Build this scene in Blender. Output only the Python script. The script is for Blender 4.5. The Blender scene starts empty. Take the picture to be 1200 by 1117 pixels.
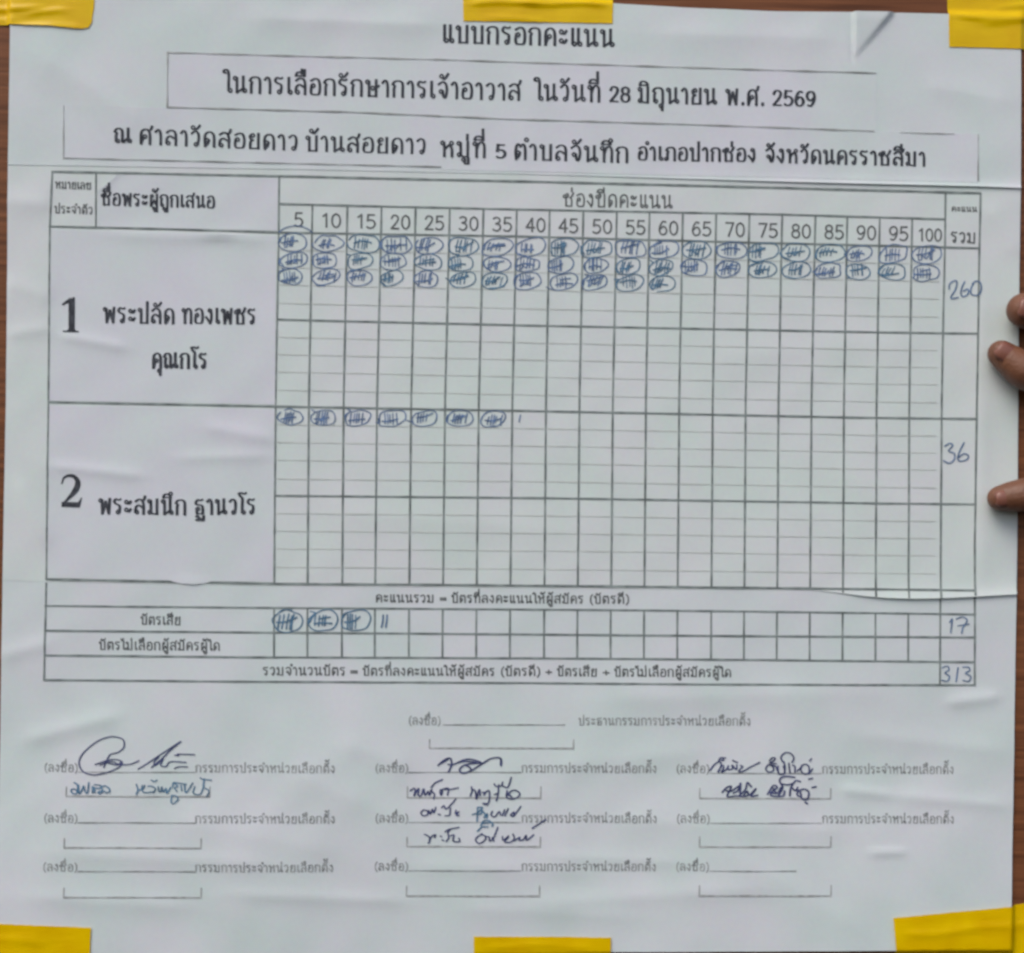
import bpy, bmesh, math, random
import numpy as np
from mathutils import Vector, Matrix

rnd = random.Random(11)
SC = bpy.context.scene
COL = SC.collection

# ------------------------------------------------------------------ camera
PW, PH = 1200.0, 1117.0
HFOV = math.radians(35.0)
YAW, PIT, ROL = math.radians(-3.22768877), math.radians(0.69679333), math.radians(-0.70398115)
CAM = np.array([0.19335366, -0.8563306, -0.16631498])      # metres; origin = top left corner of the printed table
def rot(yaw, pit, rol):
    c, s = math.cos, math.sin
    Rz = np.array([[c(yaw), -s(yaw), 0], [s(yaw), c(yaw), 0], [0, 0, 1]])
    Rx = np.array([[1, 0, 0], [0, c(pit), -s(pit)], [0, s(pit), c(pit)]])
    Ry = np.array([[c(rol), 0, s(rol)], [0, 1, 0], [-s(rol), 0, c(rol)]])
    return Rz @ Rx @ Ry
RM = rot(YAW, PIT, ROL)
FOC = (PW / 2) / math.tan(HFOV / 2)
cd = bpy.data.cameras.new('camera'); cam = bpy.data.objects.new('camera', cd); COL.objects.link(cam)
cd.sensor_fit = 'HORIZONTAL'; cd.angle = HFOV; cd.clip_start = 0.02; cd.clip_end = 100
m4 = Matrix([[RM[i, 0], RM[i, 2], -RM[i, 1], CAM[i]] for i in range(3)] + [[0, 0, 0, 1]])
cam.matrix_world = m4
SC.camera = cam
cd.dof.use_dof = False

# ------------------------------------------------------------------ world, sun, exposure
SUN_DIR = Vector((-0.50, -0.62, 0.95)).normalized()          # towards the sun
w = bpy.data.worlds.new('World'); SC.world = w; w.use_nodes = True
nt = w.node_tree; nt.nodes.clear()
sky = nt.nodes.new('ShaderNodeTexSky'); sky.sky_type = 'NISHITA'; sky.sun_disc = False
sky.sun_elevation = math.asin(SUN_DIR.z); sky.sun_rotation = math.atan2(SUN_DIR.x, SUN_DIR.y)
sky.dust_density = 4.0; sky.air_density = 1.0; sky.ozone_density = 1.0
bg = nt.nodes.new('ShaderNodeBackground'); bg.inputs['Strength'].default_value = 0.12
ow = nt.nodes.new('ShaderNodeOutputWorld')
nt.links.new(sky.outputs[0], bg.inputs[0]); nt.links.new(bg.outputs[0], ow.inputs[0])
sl = bpy.data.lights.new('sun', 'SUN'); sl.energy = 1.15; sl.angle = math.radians(38); sl.color = (1.0, 0.96, 0.91)
so = bpy.data.objects.new('sun', sl); COL.objects.link(so)
so.rotation_euler = SUN_DIR.to_track_quat('Z', 'Y').to_euler(); so.location = (0, -2, 3)
SC.view_settings.view_transform = 'Standard'; SC.view_settings.look = 'None'
SC.view_settings.gamma = 1; SC.view_settings.use_curve_mapping = False
SC.view_settings.exposure = 0.29
SC.cycles.filter_width = 2.9

# ------------------------------------------------------------------ helpers
def at(px, py, h=0.0):
    """points of the sheet plane seen at photo coordinates px, py, raised h metres towards the viewer"""
    px = np.asarray(px, float); py = np.asarray(py, float); h = np.asarray(h, float)
    c = np.stack([(px - PW / 2) / FOC, np.ones_like(px), (PH / 2 - py) / FOC], -1)
    d = c @ RM.T
    t = (-CAM[1]) / d[..., 1]
    P = CAM + d * t[..., None]
    P[..., 1] = P[..., 1] - h
    return P
MM = 0.001
def sstep(a, b, x):
    t = np.clip((np.asarray(x, float) - a) / (b - a), 0, 1); return t * t * (3 - 2 * t)
CREASES = [  # x0,y0,x1,y1, height mm, width px
    (998.5, 22, 998.5, 74, -0.35, 2.2),
    (70, 393, 150, 408, 0.5, 7), (10, 392, 60, 384, 0.4, 8), (58, 546, 170, 558, 0.5, 7), (205, 537, 320, 534, 0.35, 7),
    (28, 868, 140, 838, 0.7, 12), (0, 770, 60, 752, 0.5, 10), (270, 1047, 480, 1056, 0.45, 9), (620, 1060, 900, 1040, 0.45, 14),
    (985, 925, 1045, 932, 0.55, 6), (1045, 932, 1180, 944, 0.45, 8), (1018, 999, 1060, 998, 0.6, 4), (1110, 824, 1172, 816, 0.7, 8),
    (400, 870, 480, 900, 0.4, 18), (330, 900, 480, 965, 0.35, 20), (700, 820, 1000, 812, 0.5, 20), (200, 960, 400, 1000, .4, 22),
    (0, 235, 60, 240, 0.5, 14), (8, 330, 60, 350, .5, 16), (640, 1003, 800, 1010, .3, 8), (120, 275, 320, 281, 0.35, 8),
    (1150, 330, 1152, 690, .5, 14), (380, 600, 700, 625, .25, 18), (820, 420, 1080, 400, .25, 20), (300, 22, 520, 30, .5, 14),
    (760, 40, 980, 46, .4, 16), (40, 60, 180, 150, .5, 24), (540, 1065, 760, 1075, .35, 14), (860, 1000, 1010, 1090, .45, 22), (240, 500, 322, 515, .5, 10), (60, 1000, 330, 1012, .4, 12), (480, 1015, 700, 1022, .35, 12), (640, 900, 830, 880, .4, 18), (1000, 860, 1180, 880, .45, 16), (20, 1050, 230, 1062, .5, 14), (700, 960, 1000, 975, .35, 16), (1080, 100, 1190, 120, .4, 18), (20, 560, 56, 640, .45, 10), (1160, 240, 1190, 300, .4, 12),
]
def H0(x, y):
    x = np.asarray(x, float); y = np.asarray(y, float)
    h = 0.62 * np.sin(x / 118.0 + 1.2 * np.sin(y / 210.0) + .6) * (0.35 + 0.65 * sstep(560, 1000, y))
    h = h + 0.50 * np.sin(y / 74.0 + 0.9 * np.sin(x / 260.0)) * (0.35 + .65 * sstep(640, 900, y))
    h = h + 0.22 * np.sin(x / 41.0 + y / 57.0 + 1.5 * np.sin(y / 120.0)) * (0.3 + .7 * sstep(700, 900, y))
    h = h + 0.12 * np.sin(x / 23.0 - y / 35.0 + 2 * np.sin(x / 90.0)) * (0.4 + .6 * sstep(700, 900, y))
    for x0, y0, x1, y1, a, wd in CREASES:
        L = math.hypot(x1 - x0, y1 - y0); ux, uy = (x1 - x0) / L, (y1 - y0) / L
        s = (x - x0) * ux + (y - y0) * uy; d = -(x - x0) * uy + (y - y0) * ux
        e = np.clip(np.minimum(s, L - s) / (0.35 * L) + .6, 0, 1)
        h = h + a * e * e * np.exp(-np.abs(d / wd) ** 1.5)
    # a folded-back triangle under the top edge, its face turned a little downward
    tri = sstep(998.5, 1001, x) * sstep(0, 5, (74 - y) * .64 - (x - 1000) * .77)
    h = h + tri * np.clip((78 - y) / 56.0, 0, 1) * 1.5
    h = h + 0.10 * np.sin(x / 15.0 + 1.7 * np.sin(y / 37.0)) * np.sin(y / 19.0 + 1.4 * np.sin(x / 53.0))
    return h * 1.3 * MM
def line_fn(pts):
    xs = np.array([p[0] for p in pts], float); ys = np.array([p[1] for p in pts], float)
    return lambda x: np.interp(x, xs, ys)
JOIN = line_fn([(-20, 192), (12, 193.5), (350, 198.5), (620, 204.5), (920, 213.5), (1150, 219), (1200, 221)])
FLAP = line_fn([(-20, 679), (5, 680), (55, 682), (322, 687), (800, 691), (955, 692), (985, 695), (1020, 699.5), (1060, 701.5), (1101, 701), (1143, 699), (1195, 696)])
def L_base(x, y): return H0(x, y)
def L_grid(x, y):
    d = FLAP(x) - np.asarray(y, float)
    lift = 0.09 + 1.5 * sstep(940, 1060, x) * np.exp(-np.clip(d, 0, None) / 9.0)
    return H0(x, y) + lift * MM
def L_head(x, y):
    d = JOIN(x) - np.asarray(y, float)
    lift = 0.2 + (0.1 + .9 * sstep(600, 1100, x)) * np.exp(-np.clip(d, 0, None) / 5.0)
    return H0(x, y) + lift * MM
def pasted(under, quad, base=0.07, edge=0.04, wd=5.0, extra=None):
    """layer of a slip glued on another layer; its edges stand up a little"""
    q = np.array(quad, float)
    def f(x, y):
        x = np.asarray(x, float); y = np.asarray(y, float)
        dm = np.full(np.broadcast(x, y).shape, 1e9)
        for i in range(4):
            a, b = q[i], q[(i + 1) % 4]; e = (b - a) / np.hypot(*(b - a))
            dm = np.minimum(dm, np.clip(np.abs((y - a[1]) * e[0] - (x - a[0]) * e[1]), 0, None))
        h = base + edge * np.exp(-dm / wd) * (0.75 + .25 * np.sin(x / 31.0 + y / 17.0))
        if extra is not None: h = h + extra(x, y)
        return under(x, y) + h * MM
    return f

# ------------------------------------------------------------------ materials
def lin(r, g, b):
    return tuple((c / 255 / 12.92) if c / 255 <= 0.04045 else ((c / 255 + 0.055) / 1.055) ** 2.4 for c in (r, g, b)) + (1,)
def newmat(name):
    m = bpy.data.materials.new(name); m.use_nodes = True
    n = m.node_tree; return m, n, n.nodes['Principled BSDF']
def paper_mat(name, ca, cb, scale=9.0, crumple=.0005):
    m, n, p = newmat(name)
    tc = n.nodes.new('ShaderNodeTexCoord')
    nz = n.nodes.new('ShaderNodeTexNoise'); nz.inputs['Scale'].default_value = scale; nz.inputs['Detail'].default_value = 4
    rp = n.nodes.new('ShaderNodeValToRGB'); rp.color_ramp.elements[0].position = .36; rp.color_ramp.elements[1].position = .64
    rp.color_ramp.elements[0].color = ca; rp.color_ramp.elements[1].color = cb
    n.links.new(tc.outputs['Object'], nz.inputs['Vector']); n.links.new(nz.outputs['Fac'], rp.inputs['Fac'])
    n2 = n.nodes.new('ShaderNodeTexNoise'); n2.inputs['Scale'].default_value = 420; n2.inputs['Detail'].default_value = 3
    n.links.new(tc.outputs['Object'], n2.inputs['Vector'])
    mx = n.nodes.new('ShaderNodeMix'); mx.data_type = 'RGBA'; mx.blend_type = 'MULTIPLY'; mx.inputs['Factor'].default_value = .10
    n.links.new(rp.outputs['Color'], mx.inputs['A']); n.links.new(n2.outputs['Color'], mx.inputs['B'])
    n.links.new(mx.outputs['Result'], p.inputs['Base Color'])
    n3 = n.nodes.new('ShaderNodeTexNoise'); n3.inputs['Scale'].default_value = 55; n3.inputs['Detail'].default_value = 5
    n.links.new(tc.outputs['Object'], n3.inputs['Vector'])
    bp = n.nodes.new('ShaderNodeBump'); bp.inputs['Strength'].default_value = .25; bp.inputs['Distance'].default_value = .0006
    n.links.new(n3.outputs['Fac'], bp.inputs['Height'])
    n4 = n.nodes.new('ShaderNodeTexNoise'); n4.noise_type = 'RIDGED_MULTIFRACTAL'; n4.inputs['Scale'].default_value = 13; n4.inputs['Detail'].default_value = 2.5
    n.links.new(tc.outputs['Object'], n4.inputs['Vector'])                     # fine irregular handling creases
    b2 = n.nodes.new('ShaderNodeBump'); b2.inputs['Strength'].default_value = .5; b2.inputs['Distance'].default_value = crumple
    n.links.new(n4.outputs['Fac'], b2.inputs['Height']); n.links.new(bp.outputs['Normal'], b2.inputs['Normal']); n.links.new(b2.outputs['Normal'], p.inputs['Normal'])
    p.inputs['Roughness'].default_value = .75; p.inputs['Specular IOR Level'].default_value = .25
    return m
def ink_mat(name, col, var=.35, scale=300):
    m, n, p = newmat(name)
    tc = n.nodes.new('ShaderNodeTexCoord')
    nz = n.nodes.new('ShaderNodeTexNoise'); nz.inputs['Scale'].default_value = scale; nz.inputs['Detail'].default_value = 3
    rp = n.nodes.new('ShaderNodeValToRGB'); rp.color_ramp.elements[0].position = .35; rp.color_ramp.elements[1].position = .7
    rp.color_ramp.elements[0].color = tuple(c * (1 - var * .4) for c in col[:3]) + (1,)
    rp.color_ramp.elements[1].color = tuple(min(1, c * (1 + var) + .02 * var) for c in col[:3]) + (1,)
    n.links.new(tc.outputs['Object'], nz.inputs['Vector']); n.links.new(nz.outputs['Fac'], rp.inputs['Fac'])
    n.links.new(rp.outputs['Color'], p.inputs['Base Color'])
    p.inputs['Roughness'].default_value = .7; p.inputs['Specular IOR Level'].default_value = .2
    return m
M_PAPER = paper_mat('poster_paper', (.615, .715, .72, 1), (.675, .715, .765, 1), 22, .0011)
M_GRID = paper_mat('form_paper', (.635, .735, .72, 1), (.68, .725, .755, 1), 22)
M_SLIP = paper_mat('slip_paper', (.665, .69, .765, 1), (.635, .72, .735, 1), 20)
M_BLACK = ink_mat('black_print', (.04, .046, .058, 1), .6)
M_GREYTXT = ink_mat('faded_print', (.24, .26, .265, 1), .5)
M_MIDTXT = ink_mat('grey_print', (.11, .122, .125, 1), .5)
M_LINE = ink_mat('line_print', (.17, .205, .205, 1), .6, 120)
M_RULE = ink_mat('rule_print', (.53, .575, .56, 1), .15, 90)
M_FAINT = ink_mat('faint_rule_print', (.32, .34, .345, 1), .4)
M_EDGE_SHADE = ink_mat('edge_shade_tone', (.30, .32, .32, 1), .5, 90)  # grey that stands in for shade along the pasted strips' edges
M_BLUE = ink_mat('blue_pen', (.095, .16, .30, 1), .5)
M_TEAL = ink_mat('teal_pen', (.075, .165, .265, 1), .5)
M_PALEBLUE = ink_mat('pale_blue_pen', (.10, .165, .29, 1), .5)
M_DARKBLUE = ink_mat('dark_blue_pen', (.045, .055, .14, 1), .5)

def prop(o, label=None, cat=None, group=None, kind=None):
    for k, v in (('label', label), ('category', cat), ('group', group), ('kind', kind)):
        if v: o[k] = v
    return o
def mesh_obj(name, verts, faces, mat, parent=None, smooth=True):
    me = bpy.data.meshes.new(name); me.from_pydata([tuple(v) for v in verts], [], faces); me.update()
    me.materials.append(mat)
    if smooth:
        for p in me.polygons: p.use_smooth = True
    o = bpy.data.objects.new(name, me); COL.objects.link(o)
    if parent: o.parent = parent
    return o
def poly_eval(pts, u):
    p = np.array(pts, float); d = np.r_[0, np.cumsum(np.hypot(*np.diff(p, axis=0).T))]; d /= d[-1]
    return np.stack([np.interp(u, d, p[:, 0]), np.interp(u, d, p[:, 1])], -1)
def sheet(name, T, R, B, L, layer, mat, parent, step=5.0, thick=0.15, jag=0.0):
    """a thin sheet with four outline edges (T, B left to right; L, R top to bottom), shaped by its layer"""
    T, R, B, L = [np.array(k, float) for k in (T, R, B, L)]
    nu = max(4, int(np.hypot(*(T[-1] - T[0])) / step)); nv = max(4, int(np.hypot(*(L[-1] - L[0])) / step))
    u = np.linspace(0, 1, nu + 1); v = np.linspace(0, 1, nv + 1)
    Tu, Bu, Lv, Rv = poly_eval(T, u), poly_eval(B, u), poly_eval(L, v), poly_eval(R, v)
    U, V = u[None, :, None], v[:, None, None]
    G = (1 - V) * Tu[None] + V * Bu[None] + (1 - U) * Lv[:, None] + U * Rv[:, None] - (
        (1 - U) * (1 - V) * T[0] + U * (1 - V) * T[-1] + (1 - U) * V * B[0] + U * V * B[-1])
    if jag:
        rs = np.random.RandomState(len(name) + nu)
        for arr in (G[0], G[-1]): arr[:, 1] += rs.uniform(-jag, jag, nu + 1)
        for arr in (G[:, 0], G[:, -1]): arr[:, 0] += rs.uniform(-jag, jag, nv + 1)
    X, Y = G[..., 0], G[..., 1]; h = layer(X, Y)
    F = at(X, Y, h).reshape(-1, 3); Bk = at(X, Y, h - thick * MM).reshape(-1, 3)
    n = len(F); W = nu + 1
    idx = lambda i, j: i * W + j
    faces = []
    for i in range(nv):
        for j in range(nu):
            a, b, c, d = idx(i, j), idx(i, j + 1), idx(i + 1, j + 1), idx(i + 1, j)
            faces.append((a, d, c, b)); faces.append((n + a, n + b, n + c, n + d))
    rim = [idx(0, j) for j in range(W)] + [idx(i, nu) for i in range(1, nv + 1)] + [idx(nv, j) for j in range(nu - 1, -1, -1)] + [idx(i, 0) for i in range(nv - 1, 0, -1)]
    V3 = np.vstack([F, Bk, F[rim], Bk[rim]]); nr = len(rim); q = 2 * n
    for k in range(nr):                                     # the cut edge has vertices of its own, so the face stays flat up to it
        k2 = (k + 1) % nr
        faces.append((q + k, q + k2, q + nr + k2, q + nr + k))
    o = mesh_obj(name, V3, faces, mat, parent)
    for p in o.data.polygons[-len(rim):]: p.use_smooth = False
    return o

# ------------------------------------------------------------------ ink: strokes laid on a sheet as thin ribbons
class Ink:
    def __init__(s, layer, off=0.14): s.layer = layer; s.v = []; s.f = []; s.k = 0; s.off = off
    def ribbon(s, P, W):
        """P (n,2) photo coords, W (n,) full widths in photo px"""
        P = np.asarray(P, float); W = np.asarray(W, float)
        if len(P) < 2: return
        t = np.gradient(P, axis=0); t /= np.maximum(np.hypot(t[:, 0], t[:, 1]), 1e-9)[:, None]
        # square-ish caps
        P = P.copy(); P[0] -= t[0] * W[0] * .35; P[-1] += t[-1] * W[-1] * .35
        nrm = np.stack([-t[:, 1], t[:, 0]], 1) * (W / 2)[:, None]
        A, B = P + nrm, P - nrm
        o = (s.off + (s.k % 9) * .006 + np.linspace(0, .05, len(P))) * MM
        s.k += 1
        VA = at(A[:, 0], A[:, 1], s.layer(P[:, 0], P[:, 1]) + o); VB = at(B[:, 0], B[:, 1], s.layer(P[:, 0], P[:, 1]) + o)
        n = len(s.v)
        for a, b in zip(VA, VB): s.v += [a, b]
        for i in range(len(P) - 1): s.f.append((n + 2 * i, n + 2 * i + 1, n + 2 * i + 3, n + 2 * i + 2))
    def line(s, x0, y0, x1, y1, wd, seg=9.0, wob=0.0):
        n = max(2, int(math.hypot(x1 - x0, y1 - y0) / seg)); t = np.linspace(0, 1, n + 1)
        W = np.full(n + 1, float(wd)) * (1 + wob * np.sin(t * n * .9 + x0 + y0))
        s.ribbon(np.stack([x0 + (x1 - x0) * t, y0 + (y1 - y0) * t], 1), W)
    def path(s, pts, wd, thin=None, xf=None, dens=2.0):
        """spline through pts; a third item 1 marks a corner. thin: nib width of horizontal strokes"""
        run, runs = [], []
        for p in pts:
            run.append(p[:2])
            if len(p) > 2 and p[2] and len(run) > 1: runs.append(run); run = [p[:2]]
        if len(run) > 1: runs.append(run)
        for r in runs:
            r = np.array(r, float)
            if xf is not None: r = xf(r)
            C = catmull(r, dens)
            d = np.gradient(C, axis=0); a = np.abs(d[:, 1]) / np.maximum(np.hypot(d[:, 0], d[:, 1]), 1e-9)
            W = np.full(len(C), float(wd)) if thin is None else thin + (wd - thin) * a ** 1.3
            s.ribbon(C, W)
    def ring(s, cx, cy, rx, ry, wd, xf=None):
        a = np.linspace(0, 2 * math.pi, 15); r = np.stack([cx + rx * np.cos(a), cy + ry * np.sin(a)], 1)
        if xf is not None: r = xf(r)
        s.ribbon(r, np.full(len(r), float(wd)))
    def build(s, name, mat, parent): return mesh_obj(name, s.v, s.f, mat, parent, smooth=False)
def catmull(P, dens=2.0):
    if len(P) == 2:
        n = max(2, int(np.hypot(*(P[1] - P[0])) / (dens * 2)) + 1); t = np.linspace(0, 1, n + 1)[:, None]; return P[0] * (1 - t) + P[1] * t
    Q = np.vstack([2 * P[0] - P[1], P, 2 * P[-1] - P[-2]]); out = []
    for i in range(1, len(Q) - 2):
        p0, p1, p2, p3 = Q[i - 1], Q[i], Q[i + 1], Q[i + 2]
        n = max(3, min(14, int(np.hypot(*(p2 - p1)) / dens) + 1))
        for t in np.arange(n) / n:
            out.append(.5 * (2 * p1 + (p2 - p0) * t + (2 * p0 - 5 * p1 + 4 * p2 - p3) * t * t + (3 * p1 - p0 - 3 * p2 + p3) * t ** 3))
    out.append(Q[-2]); return np.array(out)

# ------------------------------------------------------------------ looped Thai letters: body height 1, y up; rings are ('o', x, y)
O = 'o'
G = {
 'ก': (.84, [[(.14, 0), (.14, .52), (.2, .64), (.06, .76, 1), (.16, .94), (.4, 1.0), (.6, .93), (.67, .72), (.67, 0)]]),
 'ถ': (.86, [(O, .25, .1), [(.15, .1), (.15, .52), (.21, .64), (.07, .76, 1), (.17, .94), (.41, 1.0), (.61, .93), (.69, .72), (.69, 0)]]),
 'ภ': (.92, [(O, .12, .1), [(.22, .1), (.22, .52), (.28, .64), (.14, .76, 1), (.24, .94), (.48, 1.0), (.67, .93), (.75, .72), (.75, 0)]]),
 'ข': (.86, [(O, .1, .78), [(.2, .8), (.24, .97), (.36, .98), (.38, .8), (.22, .6), (.22, .3), (.22, 0, 1), (.68, 0, 1), (.68, 1.0)]]),
 'ช': (.92, [(O, .1, .78), [(.2, .8), (.24, .97), (.36, .98), (.38, .8), (.22, .6), (.22, .3), (.22, 0, 1), (.66, 0, 1), (.66, .5), (.54, .68, 1), (.68, .8), (.8, 1.06)]]),
 'ค': (.84, [(O, .36, .5), [(.28, .44), (.18, .2), (.13, 0, 1), (.12, .5), (.17, .85), (.4, 1.0), (.62, .87), (.68, .55), (.68, 0)]]),
 'ด': (.84, [(O, .27, .42), [(.37, .42), (.3, .2), (.14, 0, 1), (.12, .5), (.17, .85), (.4, 1.0), (.62, .87), (.68, .55), (.68, 0)]]),
 'ต': (.84, [(O, .27, .42), [(.37, .42), (.3, .2), (.14, 0, 1), (.11, .5), (.16, .88), (.27, 1.0), (.4, .84, 1), (.53, 1.0), (.64, .88), (.68, .55), (.68, 0)]]),
 'ศ': (.86, [(O, .36, .5), [(.28, .44), (.18, .2), (.13, 0, 1), (.12, .5), (.17, .85), (.4, 1.0), (.6, .87), (.66, .55), (.66, 0)], [(.58, .9), (.7, .98), (.78, 1.2)]]),
 'ง': (.66, [(O, .32, .88), [(.42, .9), (.46, .6), (.44, .2), (.36, 0, 1), (.22, .22), (.05, .42)]]),
 'จ': (.76, [(O, .24, .4), [(.34, .42), (.38, .15), (.46, 0), (.55, .15), (.6, .55), (.52, .9), (.32, 1.0), (.08, .84)]]),
 'ฐ': (.80, [(O, .26, .36), [(.16, .36), (.18, .12), (.2, .02, 1), (.6, .02, 1), (.6, .42), (.5, .6), (.18, .66), (.1, .8), (.24, .98), (.42, .94), (.6, 1.0)],
            [(.1, -.18), (.25, -.14), (.3, -.3), (.12, -.42), (.3, -.44), (.45, -.28), (.5, -.44), (.64, -.42), (.66, -.16)]]),
 'ณ': (1.18, [(O, .23, .1), [(.13, .1), (.13, .52), (.19, .64), (.05, .76, 1), (.14, .94), (.32, 1.0), (.47, .92), (.53, .72), (.53, .1, 1), (.6, 0), (.72, .16), (.82, .26)], (O, 1.0, .12), [(.92, .1), (.9, .5), (.9, 1.0)]]),
 'ท': (.86, [(O, .13, .88), [(.23, .9), (.24, .5), (.24, 0, 1)], [(.24, .5), (.34, .84), (.5, 1.0), (.64, .92), (.7, .7), (.7, 0)]]),
 'ธ': (.80, [(O, .26, .36), [(.16, .36), (.18, .12), (.2, .02, 1), (.6, .02, 1), (.62, .42), (.5, .62), (.18, .68), (.1, .82), (.24, 1.0), (.42, .94), (.62, 1.02)]]),
 'น': (.90, [(O, .13, .88), [(.23, .9), (.24, .5), (.24, 0, 1), (.4, .1), (.58, .24)], (O, .72, .12), [(.63, .12), (.62, .5), (.62, 1.0)]]),
 'ม': (.88, [(O, .13, .88), [(.23, .9), (.24, .5), (.24, .14)], (O, .15, .12), [(.24, .1), (.4, .02), (.66, 0, 1), (.66, 1.0)]]),
 'บ': (.84, [(O, .13, .88), [(.23, .9), (.23, .4), (.23, 0, 1), (.66, 0, 1), (.66, 1.0)]]),
 'ป': (.84, [(O, .13, .88), [(.23, .9), (.23, .4), (.23, 0, 1), (.66, 0, 1), (.66, 1.42)]]),
 'ษ': (.92, [(O, .13, .88), [(.23, .9), (.23, .4), (.23, 0, 1), (.66, 0, 1), (.66, 1.0)], (O, .45, .5), [(.5, .42), (.66, .5), (.84, .66)]]),
 'ผ': (.86, [(O, .25, .88), [(.15, .9), (.15, .4), (.15, 0, 1), (.42, .5, 1), (.68, 0, 1), (.68, 1.0)]]),
 'พ': (.94, [(O, .12, .88), [(.22, .9), (.24, .4), (.26, 0, 1), (.48, .8, 1), (.7, 0, 1), (.76, 1.0)]]),
 'ย': (.82, [(O, .3, .88), [(.2, .92), (.13, .8), (.2, .6), (.34, .56, 1), (.18, .46), (.15, .2), (.16, 0, 1), (.64, 0, 1), (.64, 1.0)]]),
 'ร': (.68, [(O, .32, .1), [(.42, .1), (.45, .35), (.42, .55), (.16, .68), (.07, .82), (.18, 1.0), (.36, .94), (.52, 1.0)]]),
 'ล': (.84, [(O, .2, .12), [(.1, .12), (.12, .42), (.3, .6), (.5, .5), (.66, .38)], [(.66, 0), (.66, .6), (.58, .92), (.34, 1.0), (.1, .84)]]),
 'ส': (.86, [(O, .2, .12), [(.1, .12), (.12, .42), (.3, .6), (.5, .5), (.66, .38)], [(.66, 0), (.66, .6), (.56, .92), (.34, 1.0), (.1, .84)], [(.54, .9), (.68, .98), (.76, 1.2)]]),
 'ว': (.68, [(O, .34, .1), [(.44, .1), (.5, .5), (.46, .88), (.28, 1.0), (.07, .84)]]),
 'ห': (.90, [(O, .12, .88), [(.22, .9), (.24, .5), (.24, 0, 1)], [(.24, .42), (.42, .66), (.58, .8)], (O, .66, .88), [(.56, .76), (.68, .5), (.69, 0)]]),
 'อ': (.80, [(O, .25, .56), [(.15, .58), (.11, .3), (.15, .03), (.4, 0), (.6, .05), (.66, .5), (.58, .9), (.36, 1.0), (.1, .86)]]),
 'ะ': (.62, [(O, .16, .8), [(.2, .7), (.34, .68), (.46, .86)], (O, .16, .26), [(.2, .16), (.34, .14), (.46, .32)]]),
 'า': (.56, [[(.38, 0), (.38, .62), (.32, .92), (.2, 1.0), (.06, .84)]]),
 'ำ': (.56, [[(.38, 0), (.38, .62), (.32, .92), (.2, 1.0), (.06, .84)], (O, -.16, 1.3)]),
 'เ': (.42, [(O, .25, .1), [(.15, .1), (.15, .5), (.15, 1.0)]]),
 'แ': (.76, [(O, .25, .1), [(.15, .1), (.15, .5), (.15, 1.0)], (O, .59, .1), [(.49, .1), (.49, .5), (.49, 1.0)]]),
 'โ': (.50, [(O, .33, .1), [(.23, .1), (.23, .6), (.24, 1.05), (.1, 1.2), (.0, 1.4, 1), (.2, 1.44), (.34, 1.36), (.52, 1.44)]]),
 'ใ': (.46, [(O, .36, .1), [(.26, .1), (.26, .6), (.26, 1.1), (.2, 1.36), (.02, 1.4), (-.04, 1.24), (.1, 1.2)]]),
 'ไ': (.46, [(O, .36, .1), [(.26, .1), (.26, .6), (.26, 1.06), (.04, 1.14, 1), (-.04, 1.42), (.14, 1.26), (.26, 1.42)]]),
 '(': (.40, [[(.32, 1.2), (.14, .9), (.1, .5), (.14, .1), (.32, -.2)]]),
 ')': (.40, [[(.08, 1.2), (.26, .9), (.3, .5), (.26, .1), (.08, -.2)]]),
 '.': (.34, [[(.16, .0), (.16, .1)]]),
 '=': (.60, [[(.06, .62), (.54, .62)], [(.06, .36), (.54, .36)]]),
 '+': (.60, [[(.06, .5), (.54, .5)], [(.3, .2), (.3, .8)]]),
 ' ': (.38, []),
}
UP = {  # marks, x measured from the pen (right side of the letter before)
 'ิ': [[(-.66, 1.2), (-.6, 1.4), (-.4, 1.46), (-.2, 1.34), (-.16, 1.2, 1), (-.66, 1.2)]],
 'ี': [[(-.66, 1.2), (-.6, 1.38), (-.4, 1.44), (-.2, 1.32), (-.16, 1.2, 1), (-.66, 1.2)], [(-.16, 1.2), (-.16, 1.58)]],
 'ึ': [[(-.66, 1.2), (-.6, 1.38), (-.4, 1.44), (-.22, 1.34), (-.18, 1.2, 1), (-.66, 1.2)], (O, -.16, 1.46)],
 'ื': [[(-.66, 1.2), (-.6, 1.38), (-.4, 1.44), (-.2, 1.32), (-.14, 1.2, 1), (-.66, 1.2)], [(-.14, 1.2), (-.14, 1.58)], [(-.3, 1.34), (-.3, 1.6)]],
 'ั': [(O, -.44, 1.3), [(-.42, 1.18), (-.24, 1.2), (-.04, 1.46)]],
}
TONE = {'่': [[(-.2, .0), (-.2, .3)]], '้': [(O, -.44, .2), [(-.36, .12), (-.3, .02), (-.2, .12), (-.04, .36)]]}
LOW = {'ุ': [(O, -.24, -.2), [(-.15, -.16), (-.15, -.48)]], 'ู': [(O, -.42, -.2), [(-.34, -.2), (-.34, -.46), (-.14, -.46, 1), (-.14, -.12)]]}
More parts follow.
